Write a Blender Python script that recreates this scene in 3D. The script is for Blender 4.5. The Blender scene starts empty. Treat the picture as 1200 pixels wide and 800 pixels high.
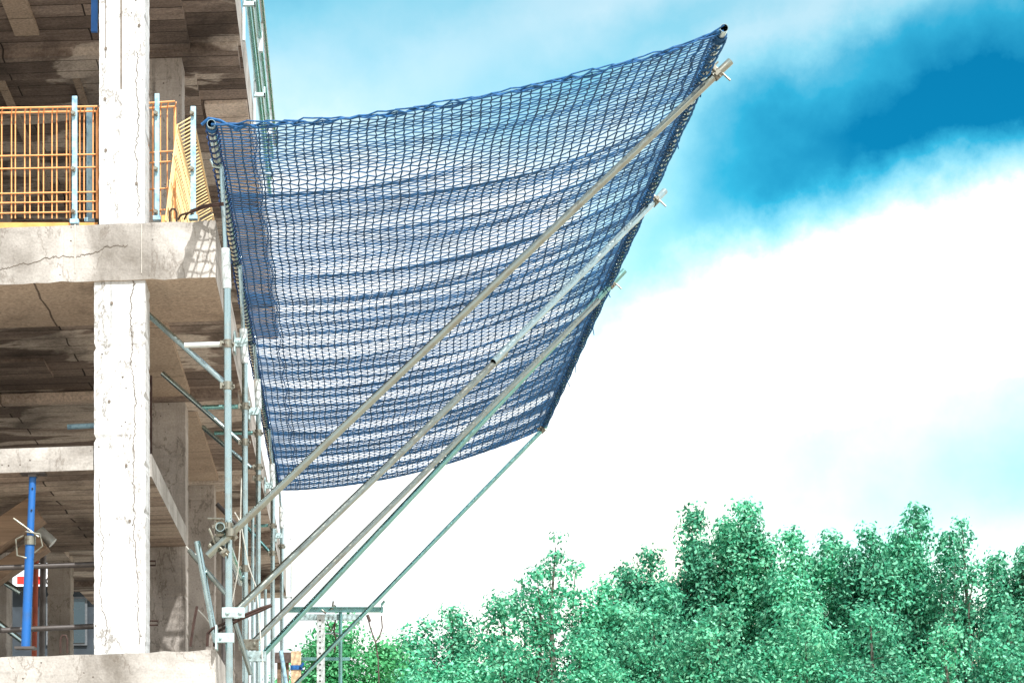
import bpy, math, random
import numpy as np
from mathutils import Vector, Matrix
random.seed(7); np.random.seed(7)
R = math.radians
F, PX, PY, EYE = 2750.0, 405.0, 1011.0, 1.6
scene = bpy.context.scene
COL = scene.collection

def P(px, py, Z):                     # measured pixel + distance -> world point
    return Vector(((px-PX)*Z/F, Z, EYE+(PY-py)*Z/F))
def slope(x): return 0.034*(x+0.97)

# ------------------------------------------------------------------ materials
def newmat(name):
    m = bpy.data.materials.new(name); m.use_nodes = True
    nt = m.node_tree; b = nt.nodes['Principled BSDF']
    return m, nt, b
def N(nt, t, **kw):
    n = nt.nodes.new(t)
    for k, v in kw.items():
        if k.startswith('i_'): n.inputs[k[2:].replace('_', ' ')].default_value = v
        else: setattr(n, k, v)
    return n
def L(nt, a, b): nt.links.new(a, b)
def ramp(nt, fac, stops, interp='LINEAR'):
    r = nt.nodes.new('ShaderNodeValToRGB'); r.color_ramp.interpolation = interp
    e = r.color_ramp.elements
    while len(e) > 1: e.remove(e[-1])
    e[0].position = stops[0][0]; e[0].color = (*stops[0][1], 1) if len(stops[0][1]) == 3 else stops[0][1]
    for p, c in stops[1:]:
        q = e.new(p); q.color = (*c, 1) if len(c) == 3 else c
    L(nt, fac, r.inputs[0]); return r.outputs[0]
def g(v): return (v, v, v)
def mixc(nt, fac, a, b, mode='MIX'):
    m = nt.nodes.new('ShaderNodeMix'); m.data_type = 'RGBA'; m.blend_type = mode
    for s, v in ((m.inputs[0], fac), (m.inputs[6], a), (m.inputs[7], b)):
        if hasattr(v, 'links'): L(nt, v, s)
        elif isinstance(v, (int, float)): s.default_value = v if s == m.inputs[0] else (v, v, v, 1)
        else: s.default_value = (*v, 1)
    return m.outputs[2]
def noise(nt, vec, scale, detail=4, rough=.55, dist=0.0, dim='3D'):
    n = nt.nodes.new('ShaderNodeTexNoise'); n.noise_dimensions = dim
    L(nt, vec, n.inputs['Vector'])
    n.inputs['Scale'].default_value = scale; n.inputs['Detail'].default_value = detail
    n.inputs['Roughness'].default_value = rough; n.inputs['Distortion'].default_value = dist
    return n.outputs[0]
def pos(nt, scale=(1, 1, 1)):
    gm = nt.nodes.new('ShaderNodeNewGeometry'); mp = nt.nodes.new('ShaderNodeMapping')
    L(nt, gm.outputs['Position'], mp.inputs[0]); mp.inputs['Scale'].default_value = scale
    return mp.outputs[0]
def bump(nt, b, h, strength, dist):
    n = nt.nodes.new('ShaderNodeBump'); n.inputs['Strength'].default_value = strength; n.inputs['Distance'].default_value = dist
    L(nt, h, n.inputs['Height']); L(nt, n.outputs[0], b.inputs['Normal'])

def mat_concrete(name, lo, hi, crackcol=(.10, .085, .07), crack=.6, horizontal=False):
    m, nt, b = newmat(name)
    v = pos(nt); big = noise(nt, v, 1.3, 6, .6, .4)
    st = noise(nt, pos(nt, (1, 1, 8) if horizontal else (9, 9, .8)), 1.6, 5, .65)
    c = ramp(nt, big, [(.32, lo), (.62, hi)])
    c = mixc(nt, ramp(nt, st, [(.50, g(0)), (.75, g(.4))]), c, tuple(x*.62 for x in lo))
    # wandering hairline stains: contours of a noise field
    cn = noise(nt, pos(nt, (2.6, 2.6, 1.1)), 1.0, 7, .62, .3)
    line = ramp(nt, cn, [(.470, g(0)), (.483, g(1)), (.496, g(0))])
    rough_line = noise(nt, v, 9, 3)
    lf = N(nt, 'ShaderNodeMath', operation='MULTIPLY'); L(nt, line, lf.inputs[0])
    L(nt, ramp(nt, rough_line, [(.36, g(0)), (.50, g(crack))]), lf.inputs[1])
    c = mixc(nt, lf.outputs[0], c, crackcol)
    wsn = noise(nt, pos(nt, (11, 11, .35)), 1.0, 5, .6, .3)
    c = mixc(nt, ramp(nt, wsn, [(.60, g(0)), (.70, g(.55 if not horizontal else .3))]), c, tuple(x*.35 for x in lo))
    # pits left by air bubbles
    vo = nt.nodes.new('ShaderNodeTexVoronoi'); vo.inputs['Scale'].default_value = 16; L(nt, v, vo.inputs['Vector'])
    pit = ramp(nt, vo.outputs['Distance'], [(.07, g(1)), (.13, g(0))])
    keep = ramp(nt, noise(nt, v, 6, 2), [(.5, g(0)), (.6, g(1))])
    pf = N(nt, 'ShaderNodeMath', operation='MULTIPLY'); L(nt, pit, pf.inputs[0]); L(nt, keep, pf.inputs[1])
    c = mixc(nt, pf.outputs[0], c, (.09, .075, .06))
    fine = noise(nt, v, 60, 3)
    c = mixc(nt, 1.0, c, ramp(nt, fine, [(.3, g(.84)), (.7, g(1.1))]), 'MULTIPLY')
    L(nt, c, b.inputs['Base Color']); b.inputs['Roughness'].default_value = .9
    b.inputs['Specular IOR Level'].default_value = .25
    h = mixc(nt, .3, big, fine); h2 = mixc(nt, pf.outputs[0], h, 0.0)
    bump(nt, b, h2, .5, .012)
    return m

def mat_soffit(name, dark, mid, light, patch, rowh=.3, axis='x'):
    """underside of a slab: rough boards, stains, pale patches"""
    m, nt, b = newmat(name)
    v = pos(nt)
    mp = nt.nodes.new('ShaderNodeMapping'); L(nt, v, mp.inputs[0])
    wob = N(nt, 'ShaderNodeMixRGB', blend_type='ADD'); 
    wn = nt.nodes.new('ShaderNodeTexNoise'); wn.inputs['Scale'].default_value = 2.2; L(nt, v, wn.inputs['Vector'])
    wob.inputs[0].default_value = .05; L(nt, mp.outputs[0], wob.inputs[1]); L(nt, wn.outputs[1], wob.inputs[2])
    br = nt.nodes.new('ShaderNodeTexBrick'); L(nt, wob.outputs[0], br.inputs['Vector'])
    if axis == 'y': mp.inputs['Rotation'].default_value = (0, 0, R(90))
    br.inputs['Scale'].default_value = 1; br.inputs['Brick Width'].default_value = 2.3; br.inputs['Row Height'].default_value = rowh
    br.inputs['Mortar Size'].default_value = .009; br.inputs['Mortar Smooth'].default_value = .4; br.offset = .37
    br.inputs['Color1'].default_value = (*g(0.25), 1); br.inputs['Color2'].default_value = (*g(.8), 1); br.inputs['Mortar'].default_value = (0, 0, 0, 1)
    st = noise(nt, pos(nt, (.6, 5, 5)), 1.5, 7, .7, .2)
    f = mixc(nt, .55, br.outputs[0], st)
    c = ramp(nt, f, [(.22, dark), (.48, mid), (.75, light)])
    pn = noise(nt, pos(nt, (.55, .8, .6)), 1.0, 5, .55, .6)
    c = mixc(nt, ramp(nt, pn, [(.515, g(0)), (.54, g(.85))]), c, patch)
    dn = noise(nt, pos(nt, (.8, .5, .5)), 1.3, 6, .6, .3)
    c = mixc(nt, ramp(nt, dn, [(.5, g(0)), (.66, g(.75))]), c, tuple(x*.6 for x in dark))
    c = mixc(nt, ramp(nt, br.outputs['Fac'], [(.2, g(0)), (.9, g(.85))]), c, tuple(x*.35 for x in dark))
    fine = noise(nt, v, 38, 4, .7)
    c = mixc(nt, 1.0, c, ramp(nt, fine, [(.3, g(.6)), (.7, g(1.3))]), 'MULTIPLY')
    L(nt, c, b.inputs['Base Color']); b.inputs['Roughness'].default_value = .92
    b.inputs['Specular IOR Level'].default_value = .2
    bump(nt, b, mixc(nt, .4, br.outputs[0], fine), .6, .02)
    return m

def mat_metal(name, col, rough=.35, metal=.9, dirt=(.12, .10, .08), amt=.5, scale=8):
    m, nt, b = newmat(name)
    v = pos(nt)
    n = noise(nt, v, scale, 6, .65)
    c = mixc(nt, ramp(nt, n, [(.48, g(0)), (.68, g(amt))]), col, dirt)
    L(nt, c, b.inputs['Base Color']); b.inputs['Metallic'].default_value = metal
    L(nt, ramp(nt, n, [(.4, g(rough)), (.75, g(min(1, rough+.3)))]), b.inputs['Roughness'])
    bump(nt, b, noise(nt, v, 90, 2), .15, .002)
    return m

def mat_plain(name, col, rough=.8, var=.3, scale=12, spec=.3):
    m, nt, b = newmat(name)
    n = noise(nt, pos(nt), scale, 5, .6)
    c = mixc(nt, 1.0, ramp(nt, n, [(.3, g(1-var)), (.7, g(1+var*.5))]), col, 'MULTIPLY')
    L(nt, c, b.inputs['Base Color']); b.inputs['Roughness'].default_value = rough
    b.inputs['Specular IOR Level'].default_value = spec
    return m

def mat_wood(name, a, b_, scale=(2, 2, 30)):
    m, nt, b = newmat(name)
    n = noise(nt, pos(nt, scale), 1.0, 6, .65, .6)
    L(nt, ramp(nt, n, [(.3, a), (.7, b_)]), b.inputs['Base Color']); b.inputs['Roughness'].default_value = .85
    bump(nt, b, n, .4, .004)
    return m

def mat_leaf(name, a, b_, c_):
    m, nt, b = newmat(name)
    gm = nt.nodes.new('ShaderNodeNewGeometry')
    c = ramp(nt, gm.outputs['Random Per Island'], [(0, a), (.5, b_), (1, c_)])
    big = noise(nt, pos(nt), .55, 3)
    c = mixc(nt, 1.0, c, ramp(nt, big, [(.35, g(.75)), (.65, g(1.2))]), 'MULTIPLY')
    L(nt, c, b.inputs['Base Color']); b.inputs['Roughness'].default_value = .6
    b.inputs['Specular IOR Level'].default_value = .3
    tr = nt.nodes.new('ShaderNodeBsdfTranslucent'); L(nt, c, tr.inputs[0])
    mx = nt.nodes.new('ShaderNodeMixShader'); mx.inputs[0].default_value = .33
    out = nt.nodes['Material Output']
    L(nt, b.outputs[0], mx.inputs[1]); L(nt, tr.outputs[0], mx.inputs[2]); L(nt, mx.outputs[0], out.inputs[0])
    return m

M = {}
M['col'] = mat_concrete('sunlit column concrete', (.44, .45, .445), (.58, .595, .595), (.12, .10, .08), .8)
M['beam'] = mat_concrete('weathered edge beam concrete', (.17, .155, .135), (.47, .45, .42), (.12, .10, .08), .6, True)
M['col2'] = mat_concrete('inner column concrete greyed as shade', (.22, .195, .17), (.44, .405, .37), (.08, .065, .05), .6)  # same concrete as the front columns, with shade put into its colour
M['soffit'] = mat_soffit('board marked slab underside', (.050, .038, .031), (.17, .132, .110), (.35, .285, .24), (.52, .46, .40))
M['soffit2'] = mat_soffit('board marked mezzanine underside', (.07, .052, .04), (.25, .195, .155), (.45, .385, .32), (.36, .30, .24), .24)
M['pale'] = mat_soffit('pale underside with bounce light in colour', (.40, .32, .26), (.66, .55, .46), (.76, .67, .58), (.50, .41, .34), .45)  # soffit colour raised to carry sunlight bounced under the cantilever
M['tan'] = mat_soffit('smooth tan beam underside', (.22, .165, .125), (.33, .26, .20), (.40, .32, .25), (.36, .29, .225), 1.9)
M['galv'] = mat_metal('galvanised steel tube', (.40, .52, .53), .16, 1, (.26, .25, .22), .5)
M['galvw'] = mat_metal('whitish zinc sleeve', (.62, .68, .68), .40, .6, (.35, .33, .3), .4)
M['tealpipe'] = mat_metal('greenish galvanised tube', (.20, .42, .41), .15, 1, (.16, .15, .12), .4)
M['oldpipe'] = mat_metal('worn brownish steel tube', (.29, .33, .30), .12, 1, (.16, .12, .08), .5)
M['coupler'] = mat_metal('dirty coupler steel', (.24, .24, .20), .40, .9, (.09, .06, .04), .8, 25)
M['plate'] = mat_metal('zinc bracket plate', (.42, .55, .56), .5, .6, (.20, .18, .15), .5, 14)
M['darkpipe'] = mat_metal('dark steel tube', (.10, .09, .085), .4, .6, (.04, .03, .025), .5)
M['rust'] = mat_metal('rusty rebar', (.045, .022, .016), .7, .2, (.02, .012, .01), .7, 20)
M['orange'] = mat_metal('orange painted wire', (.80, .36, .13), .5, 0, (.45, .20, .08), .6, 14)
M['yellow'] = mat_metal('yellow painted wire', (.80, .58, .28), .5, 0, (.6, .35, .12), .5, 14)
M['toe'] = mat_plain('orange painted toe board', (.72, .33, .10), .6, .3, 9)
M['bluepost'] = mat_metal('pale blue painted post', (.32, .52, .62), .5, .1, (.08, .17, .28), .8, 16)
M['blue'] = mat_metal('blue painted prop', (.006, .10, .34), .4, .1, (.02, .07, .16), .5, 10)
M['rope'] = mat_plain('blue net cord', (.014, .078, .185), .7, .5, 4)
M['rope2'] = mat_plain('blue border rope', (.012, .090, .24), .7, .5, 30)
M['lash'] = mat_plain('dark lashing cord', (.008, .03, .10), .7, .4, 30)
M['wire'] = mat_plain('pale tie wire', (.55, .55, .5), .6)
M['wood'] = mat_wood('raw timber', (.13, .085, .055), (.30, .21, .14), (1, 20, 20))
M['block'] = mat_wood('clean timber block', (.55, .38, .22), (.70, .52, .34))
M['red'] = mat_plain('red banner', (.60, .03, .02), .6, .15)
M['white'] = mat_plain('white banner', (.80, .80, .80), .6, .08)
M['black'] = mat_plain('black lettering', (.01, .01, .01), .6, .1)
M['redsteel'] = mat_plain('red oxide steel', (.32, .07, .035), .6, .3)
M['bark'] = mat_wood('tree bark', (.05, .05, .04), (.12, .12, .09), (6, 6, 1.5))
M['facade'] = mat_plain('dark grey rendered facade', (.035, .045, .055), .9, .4, 2)
M['seam'] = mat_plain('dark hairline seam', (.16, .135, .11), .9)
M['seam2'] = mat_plain('pale formwork seam', (.42, .40, .36), .9)
M['glass'] = mat_metal('dark window glass', (.03, .05, .06), .08, .2, (.05, .06, .07), .2)
M['facade2'] = mat_plain('grey window frame', (.10, .11, .12), .8)
M['cable'] = mat_plain('grey cable', (.12, .09, .08), .7)
M['strap'] = mat_plain('blue strap', (.02, .12, .35), .6)
M['leafA'] = mat_leaf('bright teal foliage', (.013, .15, .078), (.075, .43, .24), (.27, .66, .42))
M['leafB'] = mat_leaf('deep teal foliage', (.009, .10, .058), (.054, .34, .19), (.20, .54, .35))
M['leafC'] = mat_leaf('fresh green foliage', (.02, .18, .06), (.06, .36, .13), (.16, .52, .24))

def mat_ground():
    m, nt, b = newmat('dry sandy soil')
    v = pos(nt)
    c = ramp(nt, noise(nt, v, .25, 8, .6), [(.35, (.36, .30, .235)), (.65, (.50, .43, .35))])
    c = mixc(nt, ramp(nt, noise(nt, v, 14, 4), [(.5, g(0)), (.7, g(.5))]), c, (.16, .13, .10))
    L(nt, c, b.inputs['Base Color']); b.inputs['Roughness'].default_value = .95
    bump(nt, b, noise(nt, v, 6, 6), .6, .05)
    return m

# ------------------------------------------------------------------ mesh builder
class MB:
    def __init__(s): s.v = []; s.f = []; s.m = []
    def add(s, vs, fs, mi=0):
        o = len(s.v); s.v += [tuple(x) for x in vs]
        s.f += [tuple(i+o for i in f) for f in fs]; s.m += [mi]*len(fs)
    def box(s, x0, x1, y0, y1, z0, z1, mi=0, mbot=None, sl=False, bev=0):
        vs = [(x, y, z+(slope(x) if sl else 0)) for z in (z0, z1) for y in (y0, y1) for x in (x0, x1)]
        fs = [(0, 2, 3, 1), (4, 5, 7, 6), (0, 1, 5, 4), (2, 6, 7, 3), (0, 4, 6, 2), (1, 3, 7, 5)]
        s.add(vs, fs, mi)
        if mbot is not None: s.m[-6] = mbot
    def obox(s, c, ax, ay, az, hx, hy, hz, mi=0):
        ax, ay, az = [Vector(a).normalized() for a in (ax, ay, az)]
        vs = [Vector(c)+ax*hx*i+ay*hy*j+az*hz*k for k in (-1, 1) for j in (-1, 1) for i in (-1, 1)]
        s.add(vs, [(0, 2, 3, 1), (4, 5, 7, 6), (0, 1, 5, 4), (2, 6, 7, 3), (0, 4, 6, 2), (1, 3, 7, 5)], mi)
    def frame(s, d):
        d = Vector(d).normalized(); a = Vector((0, 0, 1)) if abs(d.z) < .9 else Vector((1, 0, 0))
        u = d.cross(a).normalized(); return u, d.cross(u)
    def tube(s, p0, p1, r, n=10, cap=True, r1=None, mi=0):
        p0 = Vector(p0); p1 = Vector(p1); u, w = s.frame(p1-p0); r1 = r if r1 is None else r1
        vs = []
        for p, q in ((p0, r), (p1, r1)):
            vs += [p+(u*math.cos(2*math.pi*i/n)+w*math.sin(2*math.pi*i/n))*q for i in range(n)]
        fs = [(i, (i+1) % n, n+(i+1) % n, n+i) for i in range(n)]
        if cap: fs += [tuple(range(n-1, -1, -1)), tuple(range(n, 2*n))]
        s.add(vs, fs, mi)
    def pipe(s, p0, p1, r, n=14, wall=.0045):     # hollow tube, open ends
        p0 = Vector(p0); p1 = Vector(p1); u, w = s.frame(p1-p0)
        vs = []
        for p, q in ((p0, r), (p1, r), (p1, r-wall), (p0, r-wall)):
            vs += [p+(u*math.cos(2*math.pi*i/n)+w*math.sin(2*math.pi*i/n))*q for i in range(n)]
        fs = []
        for k in range(4):
            a = k*n; b = ((k+1) % 4)*n
            fs += [(a+i, a+(i+1) % n, b+(i+1) % n, b+i) for i in range(n)]
        s.add(vs, fs)
    def poly(s, pts, r, n=6):
        pts = [Vector(p) for p in pts]; rr = r if isinstance(r, (list, tuple)) else [r]*len(pts)
        vs = []; u = None
        for k, p in enumerate(pts):
            d = (pts[min(k+1, len(pts)-1)]-pts[max(k-1, 0)]).normalized()
            if u is None: u, w = s.frame(d)
            else:
                u = (u-d*u.dot(d)).normalized(); w = d.cross(u)
            vs += [p+(u*math.cos(2*math.pi*i/n)+w*math.sin(2*math.pi*i/n))*rr[k] for i in range(n)]
        fs = []
        for k in range(len(pts)-1):
            fs += [(k*n+i, k*n+(i+1) % n, (k+1)*n+(i+1) % n, (k+1)*n+i) for i in range(n)]
        fs += [tuple(range(n-1, -1, -1)), tuple(range((len(pts)-1)*n, len(pts)*n))]
        s.add(vs, fs)
    def build(s, name, mats, parent=None, smooth=False, bevel=0):
        me = bpy.data.meshes.new(name)
        org = Vector((0, 0, 0))
        me.from_pydata(s.v, [], s.f); me.validate()
        for m in (mats if isinstance(mats, (list, tuple)) else [mats]): me.materials.append(m)
        if isinstance(mats, (list, tuple)): me.polygons.foreach_set('material_index', s.m)
        if smooth: me.polygons.foreach_set('use_smooth', [True]*len(me.polygons))
        import bmesh
        bm = bmesh.new(); bm.from_mesh(me); bmesh.ops.recalc_face_normals(bm, faces=bm.faces[:]); bm.to_mesh(me); bm.free()
        o = bpy.data.objects.new(name, me); COL.objects.link(o)
        if parent is not None:
            o.parent = parent; o.matrix_parent_inverse = parent.matrix_basis.inverted()
        if smooth:
            md = o.modifiers.new('edge', 'EDGE_SPLIT'); md.split_angle = R(40)
        if bevel:
            md = o.modifiers.new('bevel', 'BEVEL'); md.width = bevel; md.segments = 2; md.limit_method = 'ANGLE'
        return o
def tag(o, label=None, cat=None, group=None, kind=None):
    if label: o['label'] = label
    if cat: o['category'] = cat
    if group: o['group'] = group
    if kind: o['kind'] = kind
    return o
def empty(name, loc, label, cat, group=None):
    o = bpy.data.objects.new(name, None); COL.objects.link(o); o.location = loc
    o.empty_display_size = .2
    return tag(o, label, cat, group)

# ------------------------------------------------------------------ ground
b = MB(); b.add([(-900, -300, 0), (900, -300, 0), (900, 1500, 0), (-900, 1500, 0)], [(0, 1, 2, 3)])
tag(b.build('ground', mat_ground()), kind='structure')

# ------------------------------------------------------------------ the concrete frame building
Z0, ZB, XL, XR = 17.5, 38.9, -9.5, -0.97
bl = empty('concrete_building', (-4, 28, 0), 'unfinished grey concrete frame building with open floors and rough board marked ceilings', 'building')
levels = [(2.79, 3.19), (5.98, 6.39), (9.19, 9.60)]
def jag_box(mb, x0, x1, y0, y1, z0, z1, n=40, amp=.0035):
    """front edge beam with slightly uneven arrises"""
    xs = np.linspace(x0, x1, n)
    rnd = np.random.RandomState(int(abs(z0)*100))
    j = rnd.normal(0, amp, (4, n))
    vs = []
    for i, x in enumerate(xs):
        s = slope(x)
        vs += [(x, y0+abs(j[0, i])*.5, z0+s+j[1, i]), (x, y1, z0+s), (x, y1, z1+s), (x, y0+abs(j[2, i])*.5, z1+s+j[3, i])]
    for i in range(n-1):
        a = 4*i; c = a+4
        mb.add([], [])
    o = len(mb.v); mb.v += vs
    for i in range(n-1):
        a = o+4*i; c = a+4
        mb.f += [(a, c, c+1, a+1), (a+1, c+1, c+2, a+2), (a+2, c+2, c+3, a+3), (a+3, c+3, c, a)]
        mb.m += [1, 0, 0, 0]
    mb.f += [(o, o+1, o+2, o+3), (o+4*(n-1)+3, o+4*(n-1)+2, o+4*(n-1)+1, o+4*(n-1))]; mb.m += [0, 0]
for k, (z0, z1) in enumerate(levels):
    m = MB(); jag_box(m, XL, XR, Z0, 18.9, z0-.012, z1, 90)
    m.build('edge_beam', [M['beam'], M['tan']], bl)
    ZE = 34.0 if k == 2 else ZB
    m = MB()
    if k == 1:      # the rear left corner of this floor is open
        m.box(XL, XR-.004, 18.9, 33.2, z0+.02, z1-.005, 0, 1, True); m.box(-4.2, XR-.004, 33.2, ZE, z0+.02, z1-.005, 0, 1, True)
    else: m.box(XL, XR-.004, 18.9, ZE, z0+.02, z1-.005, 0, 1, True)
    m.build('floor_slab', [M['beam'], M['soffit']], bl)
    # dropped cross beams at each row of columns
    for zb in (21.75, 26.55, 31.2, 35.8)[:3 if k == 2 else 4]:
        m = MB(); m.box(-4.2 if (k == 1 and zb > 33) else XL, XR-.03, zb, zb+.62, z0-.06, z0+.03, 0, 0, True)
        m.build('cross_beam', M['soffit'], bl)
    m = MB(); m.box(-1.93, -1.44, 18.9, ZE-.02, z0-.035, z0+.03, 0, 0, True)
    m.build('long_beam', M['tan'] if k == 1 else M['soffit'], bl)
    m = MB(); m.box(-4.35, -3.85, 18.9, 33.1 if k == 1 else ZE-.02, z0-.035, z0+.03, 0, 0, True)
    m.build('long_beam', M['soffit'], bl)
# pale formwork strips on the top ceiling
for (x0, x1, y0, y1) in ((-3.0, -2.78, 19.6, 21.3), (-2.62, -2.56, 22.4, 25.5), (-2.28, -2.2, 22.4, 24.6), (-3.35, -3.28, 22.4, 27)):
    m = MB(); m.box(x0, x1, y0, y1, levels[2][0]-.02, levels[2][0]+.03, 0, 0, True); m.build('formwork_strip', M['tan'], bl)
m = MB(); m.box(-1.41, -.985, 23.4, 33.9, levels[2][0]-.015, levels[2][0]+.03, 0, 0, True); m.build('bounce_light_strip', M['pale'], bl)  # lighter strip under the cantilever, bounced sunlight painted into its colour
# columns
def column(x0, x1, y0, y1, z0, z1, mat, seed=0):
    m = MB(); n = 90; rnd = np.random.RandomState(seed)
    o = 0; zs = np.linspace(z0, z1, n); j = rnd.normal(0, .0010, (n, 4, 2)); chip = (rnd.rand(n, 4) < .05)*rnd.uniform(.004, .015, (n, 4))
    for i, z in enumerate(zs):
        for q, (x, y) in enumerate(((x0, y0), (x1, y0), (x1, y1), (x0, y1))):
            sx, sy = (1 if x == x0 else -1), (1 if y == y0 else -1); m.v.append((x+j[i, q, 0]+sx*chip[i, q], y+j[i, q, 1]+sy*chip[i, q]*.6, z))
    for i in range(n-1):
        for q in range(4):
            m.f.append((4*i+q, 4*i+(q+1) % 4, 4*i+4+(q+1) % 4, 4*i+4+q)); m.m.append(0)
    m.f += [(3, 2, 1, 0), tuple(4*(n-1)+q for q in range(4))]; m.m += [0, 0]
    return m.build('column', mat, bl)
spans = [(-.05, 2.80), (3.13, 5.99), (6.33, 9.21), (9.54, 12.4)]
for k, (a, c) in enumerate(spans):
    x0, x1 = ((110-PX)/157.14, (170-PX)/157.14) if k < 2 else ((116-PX)/157.14, (169.5-PX)/157.14)
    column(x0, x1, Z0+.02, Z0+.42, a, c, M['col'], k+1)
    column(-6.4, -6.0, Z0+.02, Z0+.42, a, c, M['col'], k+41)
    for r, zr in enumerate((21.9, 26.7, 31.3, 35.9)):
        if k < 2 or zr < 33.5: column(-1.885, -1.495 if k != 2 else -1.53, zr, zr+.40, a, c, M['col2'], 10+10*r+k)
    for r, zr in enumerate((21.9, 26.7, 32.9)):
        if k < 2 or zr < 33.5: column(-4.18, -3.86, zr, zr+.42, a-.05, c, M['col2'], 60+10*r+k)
# mezzanine slab
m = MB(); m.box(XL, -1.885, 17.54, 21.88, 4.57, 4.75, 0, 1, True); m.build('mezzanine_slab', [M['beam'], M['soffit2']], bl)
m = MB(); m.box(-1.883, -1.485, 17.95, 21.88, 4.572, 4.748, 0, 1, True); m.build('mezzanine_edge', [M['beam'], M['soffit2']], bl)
m = MB(); m.box(XL, -1.9, 21.60, 21.72, 5.90, 5.99, 0, 0, True); m.build('ceiling_batten', M['pale'], bl)
m = MB(); m.box(XL, -2.6, 20.2, 20.9, 5.972, 6.03, 0, 0, True); m.build('ceiling_step', M['soffit'], bl)
# cracks and seams in the sunlit faces
def crack(pts, r, seed, n=40, amp=2.2):
    rs = np.random.RandomState(seed); out = []
    for (a, c) in zip(pts[:-1], pts[1:]):
        for t in np.linspace(0, 1, n, endpoint=False): out.append((a[0]+(c[0]-a[0])*t, a[1]+(c[1]-a[1])*t))
    wob = np.cumsum(rs.normal(0, amp*.35, len(out))); wob -= np.linspace(wob[0], wob[-1], len(out)); wob += rs.normal(0, .35, len(out))
    vert = abs(pts[-1][1]-pts[0][1]) > abs(pts[-1][0]-pts[0][0])
    m = MB(); m.poly([P(x+(w_ if vert else 0), y+(0 if vert else w_), 17.4995 if not vert else 17.518) for (x, y), w_ in zip(out, wob)], r, 4)
    m.build('crack', M['seam'], bl)
crack([(-5, 318), (60, 308), (100, 300), (125, 291), (150, 287)], .0024, 1)
for hx, hy in ((124, 57), (123, 116), (124, 176), (163, 30), (160, 215), (128, 470), (152, 610), (131, 355), (148, 545)):
    q = P(hx, hy, 17.518); m = MB(); m.tube((q.x, 17.512, q.z), (q.x, 17.521, q.z), .011, 10); m.build('tie_hole', M['seam'], bl)
crack([(152, 322), (162, 335), (158, 400), (164, 470), (161, 560), (165, 640), (163, 757)], .0030, 3, 40, 1.6)
crack([(116, 560), (121, 640), (118, 700), (124, 757)], .0022, 4, 30, 2.2)
crack([(160, 60), (163, 120), (158, 180), (162, 255)], .0026, 5, 40, 2)
crack([(95, 768), (90, 800)], .002, 6, 30, 1)
m = MB(); a, c = P(142, 0, 17.518), P(142, 104, 17.518); m.box(a.x-.006, a.x+.006, 17.516, 17.522, c.z, a.z+1.2); m.build('seam', M['seam'], bl)
m = MB(); a, c = P(124, 0, 17.518), P(124, 68, 17.518); m.box(a.x-.003, a.x+.003, 17.516, 17.522, c.z, a.z+1.2); m.build('seam', M['seam'], bl)
for px_, w_ in ((88, .005), (166, .003), (246, .004)):
    m = MB(); a, c = P(px_, 263, 17.5), P(px_, 320, 17.5); m.box(a.x-w_, a.x+w_, 17.496, 17.503, c.z-.0, a.z); m.build('seam', M['seam2'], bl)

# rebar projecting from the slabs (parts of the building)
def rebar(pts, r=.009):
    m = MB(); m.poly(pts, r, 6); m.build('rebar', M['rust'], bl, smooth=True)
for dx, dz in ((0, 0), (.05, -.03)):
    rebar([P(243+dx*160, 757, 17.6), P(243.5+dx*160, 742-dz*60, 17.6), P(249+dx*160, 736-dz*80, 17.58), P(282, 722-dz*100, 17.55), P(306, 712-dz*100, 17.5), P(318, 708.5-dz*20, 17.5)], .012)
rebar([P(223, 757, 17.62), P(227, 730, 17.62), P(231, 710, 17.62)], .011)
for q in (0, 1):
    rebar([P(209+q*7, 257, 17.6), P(212+q*7, 252-q, 17.55), P(226, 248-q*2, 17.5), P(243, 242-q*2, 17.4), P(262, 240-q*2, 17.35)], .008)
def loop(px, py, h, w, Z, r=.008):
    rebar([P(px-w, py, Z), P(px-w, py-h*.8, Z), P(px-w*.5, py-h, Z), P(px+w*.5, py-h, Z), P(px+w, py-h*.75, Z), P(px+w, py, Z)], r)
loop(203, 262, 17, 4, 17.7); loop(75, 765, 21, 4, 17.7)
for (x, y, w) in ((172, 660, 11), (172, 730, 14)):
    rebar([P(x-2, y-3, 19.5), P(x+w*.93, y-3, 19.5), P(x+w*.93, y+2, 19.5), P(x-2, y+2, 19.5)], .008)
rebar([P(176, 440, 20), P(176, 560, 20)], .02)

# ------------------------------------------------------------------ guardrail barriers on the middle floor
SL = slope
def wire_panel(name, pxs, pys, Z, mat, label, toe, verts_top=0, group='wire guard panels on the middle floor'):
    x0, x1 = pxs[0], pxs[-1]
    e = empty(name, P((x0+x1)/2, 262, Z), label, 'barrier', group)
    m = MB()
    for x in pxs:
        m.tube(P(x, pys[1], Z+.012), P(x, 256, Z+.012), .0050 if x not in (pxs[0], pxs[-1]) else .011, 6)
        m.tube(P(x, pys[1], Z+.012), P(x+1.5, pys[0], Z-.06), .005, 6)
    for k, y in enumerate(pys):
        m.tube(P(x0, y+1.0, Z-.06 if k == 0 else Z), P(x1, y-1.2, Z-.06 if k == 0 else Z), .007 if k < 2 else .0055, 6)
    m.build('wire_mesh', mat, e)
    m = MB(); a = P(x0, 262, Z); c = P(x1, 251, Z)
    m.box(a.x, c.x, Z+.02, Z+.045, 6.345+SL(-2.2), 6.345+SL(-2.2)+toe, 0); m.build('toe_board', M['toe'], e)
    return e
wire_panel('wire_barrier', [-9, 2, 13.5, 18, 29, 35, 45, 51, 61, 66.5, 78, 82, 93.5, 98.5, 109, 114], [126, 131.5, 182, 197, 226, 237, 249], 17.62, M['orange'],
           'wide orange wire guard panel left of the front concrete column on the middle floor', .11)
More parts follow.
